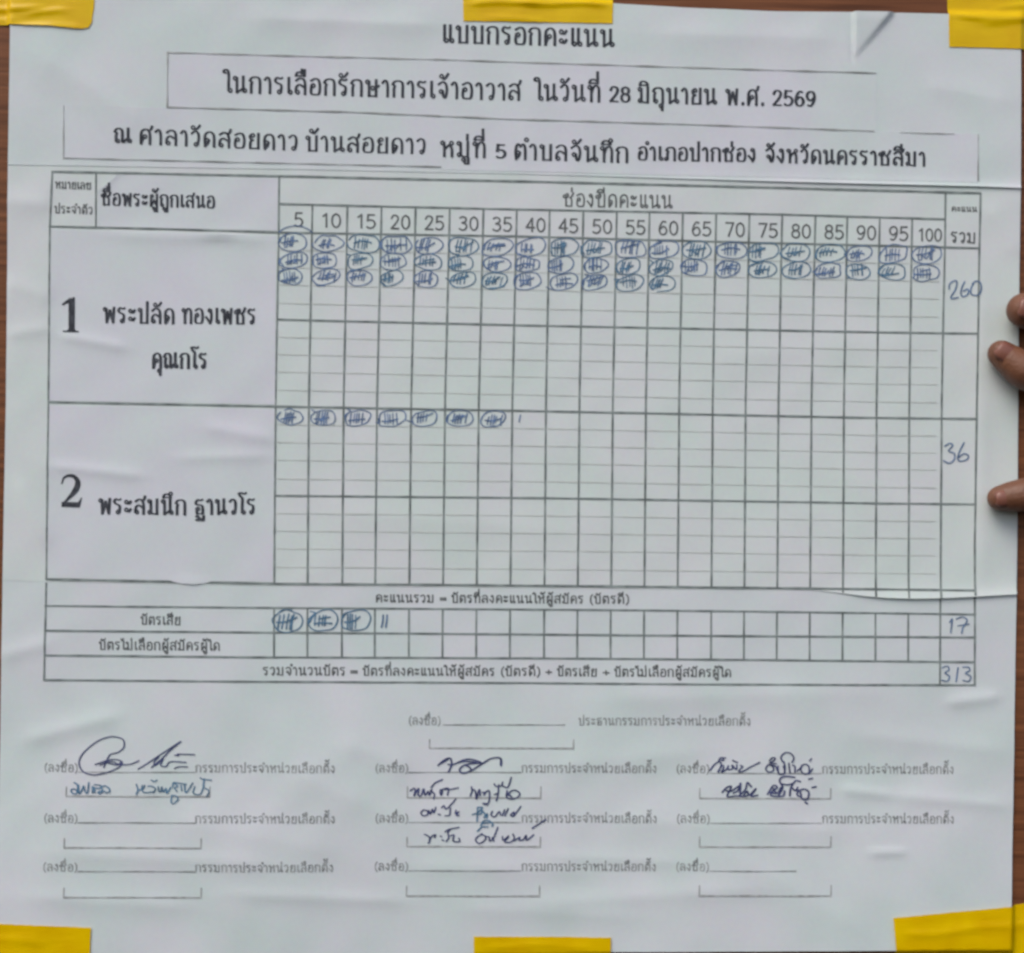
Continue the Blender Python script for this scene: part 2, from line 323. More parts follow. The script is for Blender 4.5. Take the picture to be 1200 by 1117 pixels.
DG = {
 '0': (.62, [[(.3, 1), (.12, .85), (.06, .5), (.12, .15), (.3, 0), (.48, .15), (.54, .5), (.48, .85), (.3, 1)]]),
 '1': (.5, [[(.1, .8), (.3, 1, 1), (.3, 0)]]),
 '2': (.62, [[(.07, .76), (.15, .95), (.3, 1), (.47, .9), (.49, .7), (.36, .42), (.06, 0, 1), (.54, 0)]]),
 '3': (.62, [[(.07, .9), (.25, 1), (.46, .9), (.45, .66), (.22, .54, 1), (.45, .45), (.52, .25), (.4, .04), (.22, 0), (.04, .1)]]),
 '4': (.62, [[(.42, 0), (.42, 1, 1), (.04, .3, 1), (.57, .3)]]),
 '5': (.62, [[(.5, 1, 1), (.12, 1, 1), (.09, .54, 1), (.26, .62), (.46, .52), (.53, .3), (.42, .06), (.22, 0), (.05, .08)]]),
 '6': (.62, [[(.47, .94), (.28, .98), (.12, .7), (.06, .34), (.14, .06), (.3, 0), (.47, .09), (.53, .32), (.44, .54), (.28, .6), (.1, .42)]]),
 '7': (.6, [[(.05, 1, 1), (.53, 1, 1), (.22, 0)]]),
 '8': (.62, [[(.3, 1), (.12, .9), (.12, .64), (.3, .54), (.48, .64), (.48, .9), (.3, 1)], [(.3, .54), (.09, .42), (.09, .12), (.3, 0), (.51, .12), (.51, .42), (.3, .54)]]),
 '9': (.62, [[(.13, .06), (.32, .02), (.48, .3), (.54, .66), (.46, .94), (.3, 1), (.13, .91), (.07, .68), (.16, .46), (.32, .4), (.5, .58)]]),
}
G.update(DG)
def layout(txt):
    """-> natural width, list of (pen x, y offset, strokes)"""
    x = 0; out = []; up = False; tall = 0.0; lastw = 0
    for k, ch in enumerate(txt):
        if ch in UP: out.append((x - .15 - tall, -.05, UP[ch])); up = True
        elif ch in TONE:
            am = k + 1 < len(txt) and txt[k + 1] == 'ำ'
            out.append((x - .12 - tall, 1.54 if up else (1.45 if am else 1.16), TONE[ch]))
        elif ch in LOW: out.append((x - .11, 0, LOW[ch]))
        else:
            a, st = G[ch]; out.append((x, 0, st)); x += a + (.07 if ch != ' ' else 0); up = False; tall = .16 if ch == 'ป' else 0
    return x, out
def write(ink, txt, x0, y0, x1, y1, body, thick, thin=None, slant=0.0):
    nat, items = layout(txt); nat = max(nat - .1, .2)
    if thin is None: thin = thick
    L = math.hypot(x1 - x0, y1 - y0); ux, uy = (x1 - x0) / L, (y1 - y0) / L; sx = L / nat
    for px, oy, st in items:
        def xf(r, px=px, oy=oy):
            X = (r[:, 0] + px) * sx; Y = (r[:, 1] + oy) * body
            return np.stack([x0 + X * ux + Y * (uy * .3 + slant), y0 + X * uy - Y], 1)
        for s in st:
            if s[0] == O: ink.ring(s[1], s[2], min(.105, .105 * body / sx * 1.15), .11, max(thin, thick * .55), xf)
            else: ink.path(s, thick, thin, xf, dens=max(1.0, body / 9))

# ================================================================== LARGE STRUCTURE: board
BX0, BX1, BY0, BY1 = -150, 1278, -130, 1250
def wood_mat():
    m, n, p = newmat('brown_wood')
    tc = n.nodes.new('ShaderNodeTexCoord'); mp = n.nodes.new('ShaderNodeMapping'); mp.inputs['Scale'].default_value = (5, 5, 120)
    nz = n.nodes.new('ShaderNodeTexNoise'); nz.inputs['Scale'].default_value = 3.0; nz.inputs['Detail'].default_value = 8; nz.inputs['Distortion'].default_value = .4
    rp = n.nodes.new('ShaderNodeValToRGB')
    rp.color_ramp.elements[0].position = .3; rp.color_ramp.elements[0].color = (.10, .036, .015, 1)
    rp.color_ramp.elements[1].position = .72; rp.color_ramp.elements[1].color = (.23, .088, .037, 1)
    n.links.new(tc.outputs['Object'], mp.inputs['Vector']); n.links.new(mp.outputs['Vector'], nz.inputs['Vector'])
    n.links.new(nz.outputs['Fac'], rp.inputs['Fac']); n.links.new(rp.outputs['Color'], p.inputs['Base Color'])
    bp = n.nodes.new('ShaderNodeBump'); bp.inputs['Strength'].default_value = .4; bp.inputs['Distance'].default_value = .0006
    n.links.new(nz.outputs['Fac'], bp.inputs['Height']); n.links.new(bp.outputs['Normal'], p.inputs['Normal'])
    p.inputs['Roughness'].default_value = .5; p.inputs['Specular IOR Level'].default_value = .25
    return m
M_WOOD = wood_mat()
BOARD_H = -1.9 * MM
bm = bmesh.new()
c4 = [at(BX0, BY0, BOARD_H), at(BX1, BY0, BOARD_H), at(BX1, BY1, BOARD_H), at(BX0, BY1, BOARD_H)]
fv = [bm.verts.new(p) for p in c4]; bv = [bm.verts.new(p + np.array([0, .012, 0])) for p in c4]
bm.faces.new(fv[::-1]); bm.faces.new(bv)
for i in range(4): bm.faces.new((fv[i], fv[(i + 1) % 4], bv[(i + 1) % 4], bv[i]))
bmesh.ops.recalc_face_normals(bm, faces=bm.faces[:])
bmesh.ops.bevel(bm, geom=bm.edges[:], offset=.0015, segments=3, affect='EDGES')
me = bpy.data.meshes.new('wooden_board'); bm.to_mesh(me); bm.free(); me.materials.append(M_WOOD)
board = bpy.data.objects.new('wooden_board', me); COL.objects.link(board)
prop(board, 'brown wooden board with horizontal grain behind the white score sheet', 'board')

# ================================================================== the poster and its layers
poster = bpy.data.objects.new('score_sheet', None); COL.objects.link(poster); poster.location = (0, 0, 0)
prop(poster, 'large white paper vote score sheet with printed table and pen tally marks', 'poster')
EDGE_L = [(13, -22), (12, 30), (9.5, 190), (7, 480), (3, 680), (0, 850), (-6, 1117), (-6, 1126)]
EDGE_R = [(1197, 17), (1196.5, 200), (1195, 300), (1192.5, 600), (1190, 800), (1185.5, 1062), (1184, 1113)]
EDGE_T = [(13, -22), (400, -8), (640, -1), (720, 4), (800, 9), (910, 13.5), (1000, 14), (1110, 16), (1197, 17)]
EDGE_B = [(-6, 1126), (400, 1121), (720, 1116), (1045, 1113.5), (1184, 1113)]
xl = line_fn([(p[1], p[0]) for p in EDGE_L]); xr = line_fn([(p[1], p[0]) for p in EDGE_R])
lower = sheet('lower_sheet', EDGE_T, EDGE_R, EDGE_B, EDGE_L, L_base, M_PAPER, poster, step=4.5)
def between(edge, x_in, y0, y1, n=12):
    return [(float(edge(y)) + x_in, y) for y in np.linspace(y0, y1, n)]
# table sheet
gl = between(xl, .8, 188, float(FLAP(4)) - .2); gr = between(xr, -.8, 216, 696)
gt = [(gl[0][0], gl[0][1]), (gr[0][0], gr[0][1])]
xs = np.linspace(gl[-1][0], gr[-1][0], 60); gb = [(x, float(FLAP(x))) for x in xs]; gl[-1] = gb[0]; gr[-1] = gb[-1]
grid = sheet('table_sheet', gt, gr, gb, gl, L_grid, M_GRID, poster, step=4.5, thick=.08)
# heading sheet
hl = between(xl, .4, -21, float(JOIN(10))); hr = between(xr, -.4, 17.2, float(JOIN(1196)))
xs = np.linspace(hl[-1][0], hr[-1][0], 40); hb = [(x, float(JOIN(x))) for x in xs]; hl[-1] = hb[0]; hr[-1] = hb[-1]
ht = [(x, y + .3) for x, y in EDGE_T]; ht[0] = hl[0]; ht[-1] = hr[0]
head = sheet('heading_sheet', ht, hr, hb, hl, L_head, M_PAPER, poster, step=2.6, thick=.08)

def slip(name, quad, under, mat, base=.07, edge=.04, top=None, bottom=None, extra=None, jag=.25, wd=5.0):
    q = quad; lay = pasted(under, quad, base, edge, wd, extra)
    T = top or [q[0], q[1]]; B = bottom or [q[3], q[2]]
    o = sheet(name, T, [q[1], q[2]], B, [q[0], q[3]], lay, mat, poster, step=4.0, jag=jag, thick=.06)
    return o, lay
Q1 = [(195.5, 61), (1027, 85), (1026, 155), (195, 127)]
strip1, L_s1 = slip('pasted_strip', Q1, L_head, M_SLIP, top=[Q1[0], (510, 69), (800, 78.5), Q1[1]], bottom=[Q1[3], (400, 132), (515, 137), (600, 141), (800, 147), Q1[2]])
prop(strip1, 'pasted paper strip with the date line')
Q2 = [(74, 123), (519, 138.5), (518, 196.5), (73.5, 186.5)]
strip2, L_s2 = slip('pasted_strip', Q2, L_head, M_SLIP, base=.06)
prop(strip2, 'pasted paper strip with the first half of the place line')
Q3 = [(516, 140), (1147, 157), (1146.5, 214), (516, 199)]
strip3, L_s3 = slip('pasted_strip', Q3, L_head, M_SLIP, base=.08, edge=.05)
prop(strip3, 'pasted paper strip with the second half of the place line')
# header slip with a torn, curled corner
QH = [(114.5, 204), (326, 209), (324.5, 270), (113.5, 265.5)]
def corner_curl(x, y):
    d = ((x - 114) * .66 + (y - 204) * .75)
    return 1.5 * np.exp(-np.clip(d - 10, 0, None) / 4.5)
hcard_lay = pasted(L_grid, QH, .07, .05, 4, corner_curl)
hcard = sheet('header_slip', [(138, 204.8), (326, 209)], [(326, 209), (324.5, 270)], [(113.5, 265.5), (324.5, 270)], [(138, 204.8), (129, 213), (115, 224), (113.5, 265.5)], hcard_lay, M_SLIP, poster, step=3.0)
QC1 = [(59.5, 269), (323.5, 276.5), (322.5, 474), (58, 469.5)]
def card1_lift(x, y): return .9 * np.exp(-((x - 255) / 22.0) ** 2 - ((y - 275) / 6.0) ** 2)
card1, L_c1 = slip('name_card', QC1, L_grid, M_SLIP, extra=card1_lift)
prop(card1, 'upper pasted name card with a big figure 1')
QC2 = [(58, 475), (322.5, 479.5), (319.5, 682), (55.5, 677)]
def card2_lift(x, y): return .5 * np.exp(-((x - 224) / 20.0) ** 2 - ((y - 684) / 8.0) ** 2)
card2, L_c2 = slip('name_card', QC2, L_grid, M_SLIP, extra=card2_lift, bottom=[QC2[3], (198, 680), (210, 683.5), (224, 685), (238, 684), (250, 681), QC2[2]])
prop(card2, 'lower pasted name card with a big figure 2')

# ------------------------------------------------------------------ printed headings
B1, B2 = 3.6, 1.7
k = Ink(L_head); write(k, 'แบบกรอกคะแนน', 518, 49.5, 720, 55, 19.5, B1, B2); k.build('heading_text', M_BLACK, head)
k = Ink(L_s1)
write(k, 'ในการเลือกรักษาการเจ้าอาวาส', 263, 108, 611, 117.5, 18.5, B1 - .2, B2)
write(k, 'ในวันที่', 627, 117.5, 704, 119.5, 18.5, B1 - .2, B2)
write(k, '28', 714, 119, 738, 120, 17, B1, B2)
write(k, 'มิถุนายน', 747, 120.5, 840, 122.5, 17.5, B1 - .2, B2)
write(k, 'พ.ศ.', 850, 122.5, 896, 123.5, 17.5, B1 - .2, B2)
write(k, '2569', 905, 123.5, 955, 125, 17, B1, B2)
k.build('lettering', M_BLACK, strip1)
k = Ink(L_s2)
write(k, 'ณ', 134, 167, 155, 167.5, 16, 3.6, 1.7)
write(k, 'ศาลาวัดสอยดาว', 163, 168.5, 350, 176, 17, 3.3, 1.6)
write(k, 'บ้านสอยดาว', 358, 176.5, 500, 180, 17, 3.3, 1.6)
k.build('lettering', M_BLACK, strip2)
k = Ink(L_s3)
write(k, 'หมู่ที่', 516, 183, 570, 184.5, 17.5, 3.4, 1.6)
write(k, '5', 581, 185, 593, 185.3, 15, 3.9, 1.7)
write(k, 'ตำบลจันทึก', 602, 186.5, 737, 190.5, 17.5, 3.4, 1.6)
write(k, 'อำเภอปากช่อง', 747, 187.5, 886, 189.5, 15, 3.3, 1.6)
write(k, 'จังหวัดนครราชสีมา', 896, 190, 1085, 194.5, 15.5, 3.3, 1.6)
k.build('lettering', M_BLACK, strip3)
# thin shadow along the strips' edges, painted as grey lines
def shade_edges(parent, lay, segs, wd=1.4):
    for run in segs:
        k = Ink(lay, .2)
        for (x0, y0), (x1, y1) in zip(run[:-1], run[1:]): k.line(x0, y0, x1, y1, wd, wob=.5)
        k.build('edge_shade', M_EDGE_SHADE, parent)
shade_edges(strip1, L_s1, [[(196.2, 126), (196.6, 62), (510, 70), (800, 79.5), (1026, 86)], [(196, 126), (400, 131), (515, 136), (600, 140), (800, 146), (1024, 154)]])
shade_edges(strip2, L_s2, [[(75, 124), (74.6, 185.5), (300, 190.5), (517, 195.5)]], 1.1)
shade_edges(strip3, L_s3, [[(1055, 155.6), (1118, 157.2)], [(1146, 158), (1145.6, 212)]], 1.1)

# ------------------------------------------------------------------ table lines
XT = [327, 366, 407, 447, 487, 527, 566.5, 605.5, 644, 683.5, 722.7, 761, 800, 839, 878, 916.5, 955.5, 993, 1031, 1069, 1108]
XB = [321, 360, 400.5, 439, 479, 518.5, 558, 597.5, 637.5, 676.5, 715.5, 754.5, 793.5, 833, 871.5, 910, 948.5, 987, 1025.5, 1064, 1101.5]
R_TOP = line_fn([(61, 201.5), (328, 206.5), (620, 213), (920, 220.5), (1149, 226.5)])
R_H1 = line_fn([(328, 239), (600, 245.5), (920, 251.5), (1108, 257)])
R_H2 = line_fn([(58, 265.5), (112, 266.5), (328, 272.5), (600, 277), (920, 285.5), (1108, 289.5), (1148, 291)])
R_M1 = line_fn([(325, 374.5), (640, 382), (1028, 389.5), (1143, 391)])
R_12 = line_fn([(58, 471.5), (325, 476.5), (660, 482.5), (1028, 490), (1143, 491)])
R_M2 = line_fn([(323, 581), (660, 584), (1028, 590), (1141, 591)])
R_B = line_fn([(55, 679), (322, 684.3), (400, 684.6), (800, 688), (1143, 692)])
S1 = line_fn([(53, 710), (322, 712.5), (800, 715.5), (1143, 720)])
S2 = line_fn([(52.5, 739), (322, 741.5), (800, 745), (1143, 747)])
S3 = line_fn([(52, 768), (322, 770.5), (800, 772.5), (1142, 776)])
S4 = line_fn([(51.5, 797), (322, 799), (800, 802), (1142, 803)])
def hline(k, fn, x0, x1, wd):
    n = 8; xs = np.linspace(x0, x1, n + 1)
    for a, b in zip(xs[:-1], xs[1:]): k.line(a, float(fn(a)), b, float(fn(b)), wd, wob=.12)
def vx(i, y):
    return float(np.interp(y, [250, 470, 740], [XT[i], XT[i] * .42 + XB[i] * .58 - .6, XB[i]]))
def vline(k, f, y0, y1, wd):
    ys = np.linspace(y0, y1, max(3, int((y1 - y0) / 60) + 2))
    for a, b in zip(ys[:-1], ys[1:]): k.line(f(a), a, f(b), b, wd, wob=.12)
xleft = line_fn([(201, 61.5), (265, 58.5), (470, 57), (680, 54.5), (797, 51.5)])
xright = line_fn([(226, 1149), (300, 1147.5), (640, 1141.8), (803, 1142.5)])
k = Ink(L_grid)
hline(k, R_TOP, 61, 1149, 2.7); hline(k, R_H1, 328, 1108, 2.3); hline(k, R_H2, 58, 1148, 2.4)
hline(k, R_M1, 325, 1146, 2.3); hline(k, R_12, 57, 1144, 2.5); hline(k, R_M2, 323, 1142, 2.3); hline(k, R_B, 55, 1142, 2.8)
vline(k, lambda y: float(xleft(y)), 201.5, 679, 2.2); vline(k, lambda y: float(xright(y)), 227, 697, 2.4)
vline(k, lambda y: 112.7 - (y - 203) * .004, 203, 266, 2.0)
for i in range(21):
    top = 208 if i == 0 else (225 if i == 20 else float(R_H1(XT[i])))
    bot = float(R_B(XB[i])) if i < 17 else float(FLAP(XB[i])) - 1.5
    vline(k, lambda y, i=i: vx(i, y), top, bot, 2.3 if i else 2.0)
k.build('table_lines', M_LINE, grid)
# faint writing rules
k = Ink(L_grid, .12)
for ra, rb in ((R_H2, R_M1), (R_M1, R_12), (R_12, R_M2), (R_M2, R_B)):
    for j in range(1, 5):
        f = lambda x, j=j: ra(x) + (rb(x) - ra(x)) * j / 5.0 + (1.0 if j == 4 else 0)
        for i in range(20):
            y = float(f(XT[i] + 15)); a, b = vx(i, y) + 2.5, vx(i + 1, y) - 2.5 - (i == 19) * 4
            k.line(a, float(f(a)), b, float(f(b)), 1.3, wob=.3)
k.build('writing_rules', M_RULE, grid)
# lower block
k = Ink(L_base)
hline(k, S1, 53, 1143, 2.2); hline(k, S2, 52.5, 1143, 2.4); hline(k, S3, 52, 1142, 2.4); hline(k, S4, 51.5, 1142, 2.4)
vline(k, lambda y: float(xleft(y)), 683.5, 797, 2.2); vline(k, lambda y: float(xright(y)), 701, 803, 2.4)
for i in range(21):
    y1 = float(S3(XB[i])) if i < 20 else float(S4(1101)); y0 = float(S1(XB[i])) if i < 20 else 703
    vline(k, lambda y, i=i: vx(i, y), y0, y1, 2.2)
k.build('table_lines', M_LINE, lower)

# ------------------------------------------------------------------ table text
k = Ink(L_grid)
write(k, 'หมายเลข', 65, 220.5, 107, 222, 7.5, 1.5, 1.0); write(k, 'ประจำตัว', 64, 249.5, 109, 251, 8, 1.5, 1.0); k.build('column_heading', M_MIDTXT, grid)
k = Ink(L_grid); write(k, 'ช่องขีดคะแนน', 660, 241.5, 788, 244, 14.5, 2.0, 1.6); k.build('column_heading', M_MIDTXT, grid)
k = Ink(L_grid); write(k, 'คะแนน', 1115, 247.5, 1145, 248, 5, 1.4, 1.0); write(k, 'รวม', 1114, 283.5, 1144, 285, 11.5, 2.0, 1.6); k.build('column_heading', M_MIDTXT, grid)
for i in range(20):
    k = Ink(L_grid); t = str(5 * (i + 1)); xa = XT[i]; yb = 265 + i * .9
    if len(t) == 1: write(k, t, xa + 17.5, yb, xa + 28.5, yb + .2, 15.5, 2.1, 1.9)
    elif len(t) == 2: write(k, t, xa + 10.5, yb, xa + 33.5, yb + .5, 15.5, 2.1, 1.9)
    else: write(k, t, xa + 7, yb, xa + 34.5, yb + .5, 14, 2.0, 1.8)
    k.build('column_number', M_MIDTXT, grid)
k = Ink(hcard_lay); write(k, 'ชื่อพระผู้ถูกเสนอ', 119, 240, 252, 243.5, 13.5, 2.8, 1.5); k.build('lettering', M_BLACK, hcard)
k = Ink(L_c1)
write(k, 'พระปลัด', 121, 377.5, 205, 379, 17, 3.3, 1.5); write(k, 'ทองเพชร', 213, 378.5, 300, 379.5, 17, 3.3, 1.5); write(k, 'คุณกโร', 178, 431, 243, 431.5, 17, 3.6, 1.6)
k.build('lettering', M_BLACK, card1)
k = Ink(L_c2)
write(k, 'พระสมนึก', 116, 601.5, 219, 603, 17, 3.5, 1.6); write(k, 'ฐานวโร', 228, 602.5, 300, 602, 17, 3.5, 1.6)
k.build('lettering', M_BLACK, card2)
# big serif figures: strokes with their own widths
def fat(ink, pts, ws):
    C = catmull(np.array(pts, float), 1.2); n = len(C); ink.ribbon(C, np.interp(np.linspace(0, 1, n), np.linspace(0, 1, len(ws)), ws))
k = Ink(L_c1)
k.line(84.2, 352, 84.0, 387, 7.4, 4); fat(k, [(87, 349.5), (81, 352.5), (73.5, 357)], [2.4, 4.2, 2.0]); k.line(74.5, 388.3, 92, 388.8, 1.8, 4); fat(k, [(79, 387.3), (84, 386.4), (89, 387.5)], [1, 4.2, 1])
k.build('numeral', M_BLACK, card1)
k = Ink(L_c2)
fat(k, [(72.8, 567), (75, 560.5), (80.5, 557.5), (87, 558.5), (91.3, 564), (90.5, 571), (86, 578), (79, 585.5), (73.5, 591)], [1.4, 2.6, 3.4, 4.6, 6.8, 6.8, 4.6, 3.0, 2.2])
k.line(74.5, 591.2, 92, 591.6, 6.0, 4); fat(k, [(92, 592), (94, 588), (95.8, 583.5)], [5, 2.6, 1.2])
k.build('numeral', M_BLACK, card2)
k = Ink(L_base)
write(k, 'คะแนนรวม', 440, 705.5, 509, 706, 8.5, 1.7, 1.2); write(k, '=', 515, 706, 523, 706, 8, 1.6)
write(k, 'บัตรที่ลงคะแนนให้ผู้สมัคร', 529, 706, 684, 707, 8.5, 1.7, 1.2); write(k, '(บัตรดี)', 691, 707, 737, 707, 8.5, 1.7, 1.2)
k.build('row_heading', M_MIDTXT, lower); k = Ink(L_base)
write(k, 'บัตรเสีย', 165, 731.5, 212, 732, 9, 1.7, 1.2)
k.build('row_heading', M_MIDTXT, lower); k = Ink(L_base)
write(k, 'บัตรไม่เลือกผู้สมัครผู้ใด', 116, 761, 258, 762, 9, 1.7, 1.2)
k.build('row_heading', M_MIDTXT, lower); k = Ink(L_base)
write(k, 'รวมจำนวนบัตร', 308, 791, 405, 791.5, 9, 1.7, 1.2); write(k, '=', 410, 791.5, 419, 791.5, 8, 1.6)
write(k, 'บัตรที่ลงคะแนนให้ผู้สมัคร', 425, 791.5, 580, 792, 8.5, 1.7, 1.2); write(k, '(บัตรดี)', 587, 792, 633, 792, 8.5, 1.7, 1.2)
write(k, '+', 639, 792, 647, 792, 8, 1.6); write(k, 'บัตรเสีย', 653, 792, 700, 792.5, 8.5, 1.7, 1.2); write(k, '+', 706, 792.5, 714, 792.5, 8, 1.6)
write(k, 'บัตรไม่เลือกผู้สมัครผู้ใด', 720, 792.5, 857, 793, 8.5, 1.7, 1.2)
k.build('row_heading', M_MIDTXT, lower)
# signature block
ORG = 'กรรมการประจำหน่วยเลือกตั้ง'
def signed(x, x1, y, xt0=None, xt1=None, xl0=None, xl1=None, t=ORG):
    k = Ink(L_base)
    write(k, '(ลงชื่อ)', x, y, x1, y + .3, 8, 1.35, 1.0)
    k.line(xl0, y + .8, xl1, y + .8, 1.2, wob=.4)
    if xt0: write(k, t, xt0, y + .5, xt1, y + 1, 8, 1.35, 1.0)
    k.build('signature_line', M_GREYTXT, lower)
def bracket(x0, x1, yt, yb):
    k = Ink(L_base); k.line(x0, yt, x0 - .3, yb - 1, 1.5, 4); k.line(x0, yb, x1, yb + .3, 1.9, wob=.25); k.line(x1 + .3, yt, x1, yb - 1, 1.5, 4)
    k.build('name_bracket', M_FAINT, lower)
signed(479, 516, 849, 678, 880, 519, 662, 'ประธานกรรมการประจำหน่วยเลือกตั้ง'); bracket(503.5, 672, 867, 877)
signed(52, 91, 904, 229, 393, 92, 229); signed(440, 478, 904.5, 611, 770, 479, 610); signed(793, 831, 905.5, 963, 1118, 832, 962)
signed(52, 91, 963, 229, 393, 92, 229); signed(440, 478, 963, 611, 770, 479, 610); signed(793, 831, 963.5, 963, 1118, 832, 962)
signed(51, 91, 1020, 229, 391, 92, 229); signed(439, 478, 1019.5, 611, 769, 479, 610); signed(792, 830, 1019.5, None, None, 831, 932)
bracket(78, 246, 922, 933); bracket(477.5, 633.5, 922, 935); bracket(820, 973, 924, 935.5)
bracket(76, 236, 982, 993); bracket(477, 633, 981, 992); bracket(819.5, 973, 980, 992)
bracket(75.5, 236, 1040, 1051); bracket(476.5, 632, 1038, 1050); bracket(819, 973, 1037, 1049)

# ------------------------------------------------------------------ tally marks: five strokes and a ring round them, each its own mesh
def tally(layer, parent, cx, cy, wd, ht, mat, pen=1.5):
    k = Ink(layer, .26)
    a0 = rnd.uniform(2.0, 4.2); sw = rnd.choice((1, 1, -1)); turns = rnd.uniform(5.9, 7.6); n = rnd.choice((9, 10, 12, 14))
    sq = rnd.uniform(.72, 1.05); tilt = rnd.uniform(-.20, .05); point = rnd.uniform(-.12, .22); pts = []
    for i in range(n):
        a = a0 + sw * turns * i / (n - 1); c, s_ = math.cos(a), math.sin(a)
        ex = math.copysign(abs(c) ** sq, c); ey = math.copysign(abs(s_) ** sq, s_) * (1 - point * ex)
        gx = 1 + rnd.uniform(-.09, .07) + .07 * i / n; X = ex * wd / 2 * gx; Y = ey * ht / 2 * (1 + rnd.uniform(-.13, .1))
        pts.append((cx + X, cy + Y + X * tilt))
    if rnd.random() < .3:
        lx, ly = pts[-1]; pts.append((lx + rnd.uniform(2, 6) * (1 if lx > cx else -1), ly + rnd.uniform(-4, 2)))
    k.path(pts, pen * rnd.uniform(.85, 1.05), pen * .7)
    m = rnd.choice((4, 5, 5)); x0 = cx - wd * rnd.uniform(.22, .36); gap = wd * rnd.uniform(.095, .135); sl = rnd.uniform(-.6, 2.6)
    hh = ht * rnd.uniform(.23, .36); yo = rnd.uniform(-1.6, 1.4)
    for i in range(m):
        x = x0 + gap * i * rnd.uniform(.85, 1.15) + rnd.uniform(-.6, .6); u = rnd.uniform(-1.6, 1.4)
        k.path([(x + sl, cy - hh + yo + u), (x + rnd.uniform(-.4, .6), cy + yo), (x - sl * .4, cy + hh + yo + rnd.uniform(-1.5, 1.5))], pen * rnd.uniform(.7, 1.05))
    z = rnd.random()
    if z < .35: k.path([(x0 - 1, cy + hh), (x0 + gap * .6, cy + hh * .9), (x0 + gap, cy + hh * .2), (x0 + gap * 2, cy + hh * .7), (x0 + gap * 3, cy - hh * .2)], pen * .8)
    elif z < .6: k.path([(x0 + gap, cy - hh * .3), (x0 + gap * 3, cy - hh * .6), (x0 + gap * 4.4, cy - hh * .7)], pen * .9)
    ya = cy + yo + rnd.uniform(-.5, 3.4); k.path([(x0 - rnd.uniform(1, 4), ya), (x0 + gap * 2, ya - rnd.uniform(-.5, 3)), (x0 + gap * 4 + rnd.uniform(1, 4), ya - rnd.uniform(0, 6.5))], pen)
    k.build('tally_mark', mat, parent)
for row in range(3):
    for i in range(20 if row < 2 else 12):
        y = (284.5 + i / 19 * 14.2, 304.2 + i / 19 * 15.8, 323.8 + i / 11 * 8.6)[row] + rnd.uniform(-.5, .5)
        wd = (33, 30.5, 29.5)[row] + rnd.uniform(-3.2, 2.2); ht = (20.5, 18.5, 18.5)[row] + rnd.uniform(-.8, .8)
        tally(L_grid, grid, vx(i, y) + wd / 2 + rnd.uniform(-.5, 2.2), y, wd, ht, M_TEAL if rnd.random() < .35 else M_BLUE)
for i in range(7): tally(L_grid, grid, vx(i, 489) + 16.5 + rnd.uniform(-.5, 1.5), 489.0 + i * .35, 29.5 + rnd.uniform(-1, 2), 18.5, M_BLUE)
for i, cx in enumerate((337, 379.3, 416.7)): tally(L_base, lower, cx, 728 - i * .4, 33, 25.5, M_TEAL, 1.8)
def pen(name, layer, parent, mat, wd, strokes, cx=0, cy=0, sc=1.0, thin=.75):
    k = Ink(layer, .3)
    for s in strokes: k.path([(cx + p[0] / sc, cy + p[1] / sc) for p in s], wd, wd * thin, dens=1.3)
    return k.build(name, mat, parent)
pen('tally_stroke', L_grid, grid, M_BLUE, 1.3, [[(609.8, 486.4), (609, 490), (608.2, 494.5)]])
pen('tally_stroke', L_base, lower, M_PALEBLUE, 2.0, [[(449, 721), (448.5, 728), (447, 735)], [(453.6, 721), (453, 728), (451.8, 735)]])
pen('pen_arc', L_grid, grid, M_BLUE, 1.4, [[(327, 272), (333, 267.5), (342, 265), (352, 265), (361, 268.5), (366, 273)]])
# totals in the last column
pen('handwritten_total', L_grid, grid, M_PALEBLUE, 1.8, [[(240, 215), (245, 170), (285, 142), (308, 152), (295, 215), (255, 293, 1), (320, 288)], [(375, 150), (350, 205), (343, 258), (362, 280), (396, 266), (410, 232), (396, 214), (364, 232)], [(455, 160), (432, 205), (428, 250), (455, 268), (500, 262), (520, 210), (510, 158), (470, 146), (440, 172)]], 1080, 310, 7.45)
pen('handwritten_total', L_grid, grid, M_PALEBLUE, 1.8, [[(200, 172), (245, 146), (272, 165), (235, 212, 1), (285, 235), (282, 290), (240, 318), (190, 298)], [(370, 140), (332, 215), (315, 280), (340, 302), (398, 285), (405, 252), (370, 236), (322, 268)]], 1080, 500, 7.45)
pen('handwritten_total', L_base, lower, M_PALEBLUE, 1.7, [[(938, 178), (947, 166, 1), (941, 214)], [(960, 166), (984, 159), (999, 172), (985, 195), (980, 216)], [(966, 190), (1006, 184)]], 800, 670, 3)
pen('handwritten_total', L_base, lower, M_PALEBLUE, 1.7, [[(912, 338), (930, 332), (936, 345), (922, 356, 1), (938, 368), (930, 385), (910, 381)], [(968, 338), (961, 386)], [(985, 335), (1005, 336), (1009, 348), (994, 357, 1), (1013, 368), (1006, 385), (985, 382)]], 800, 670, 3)
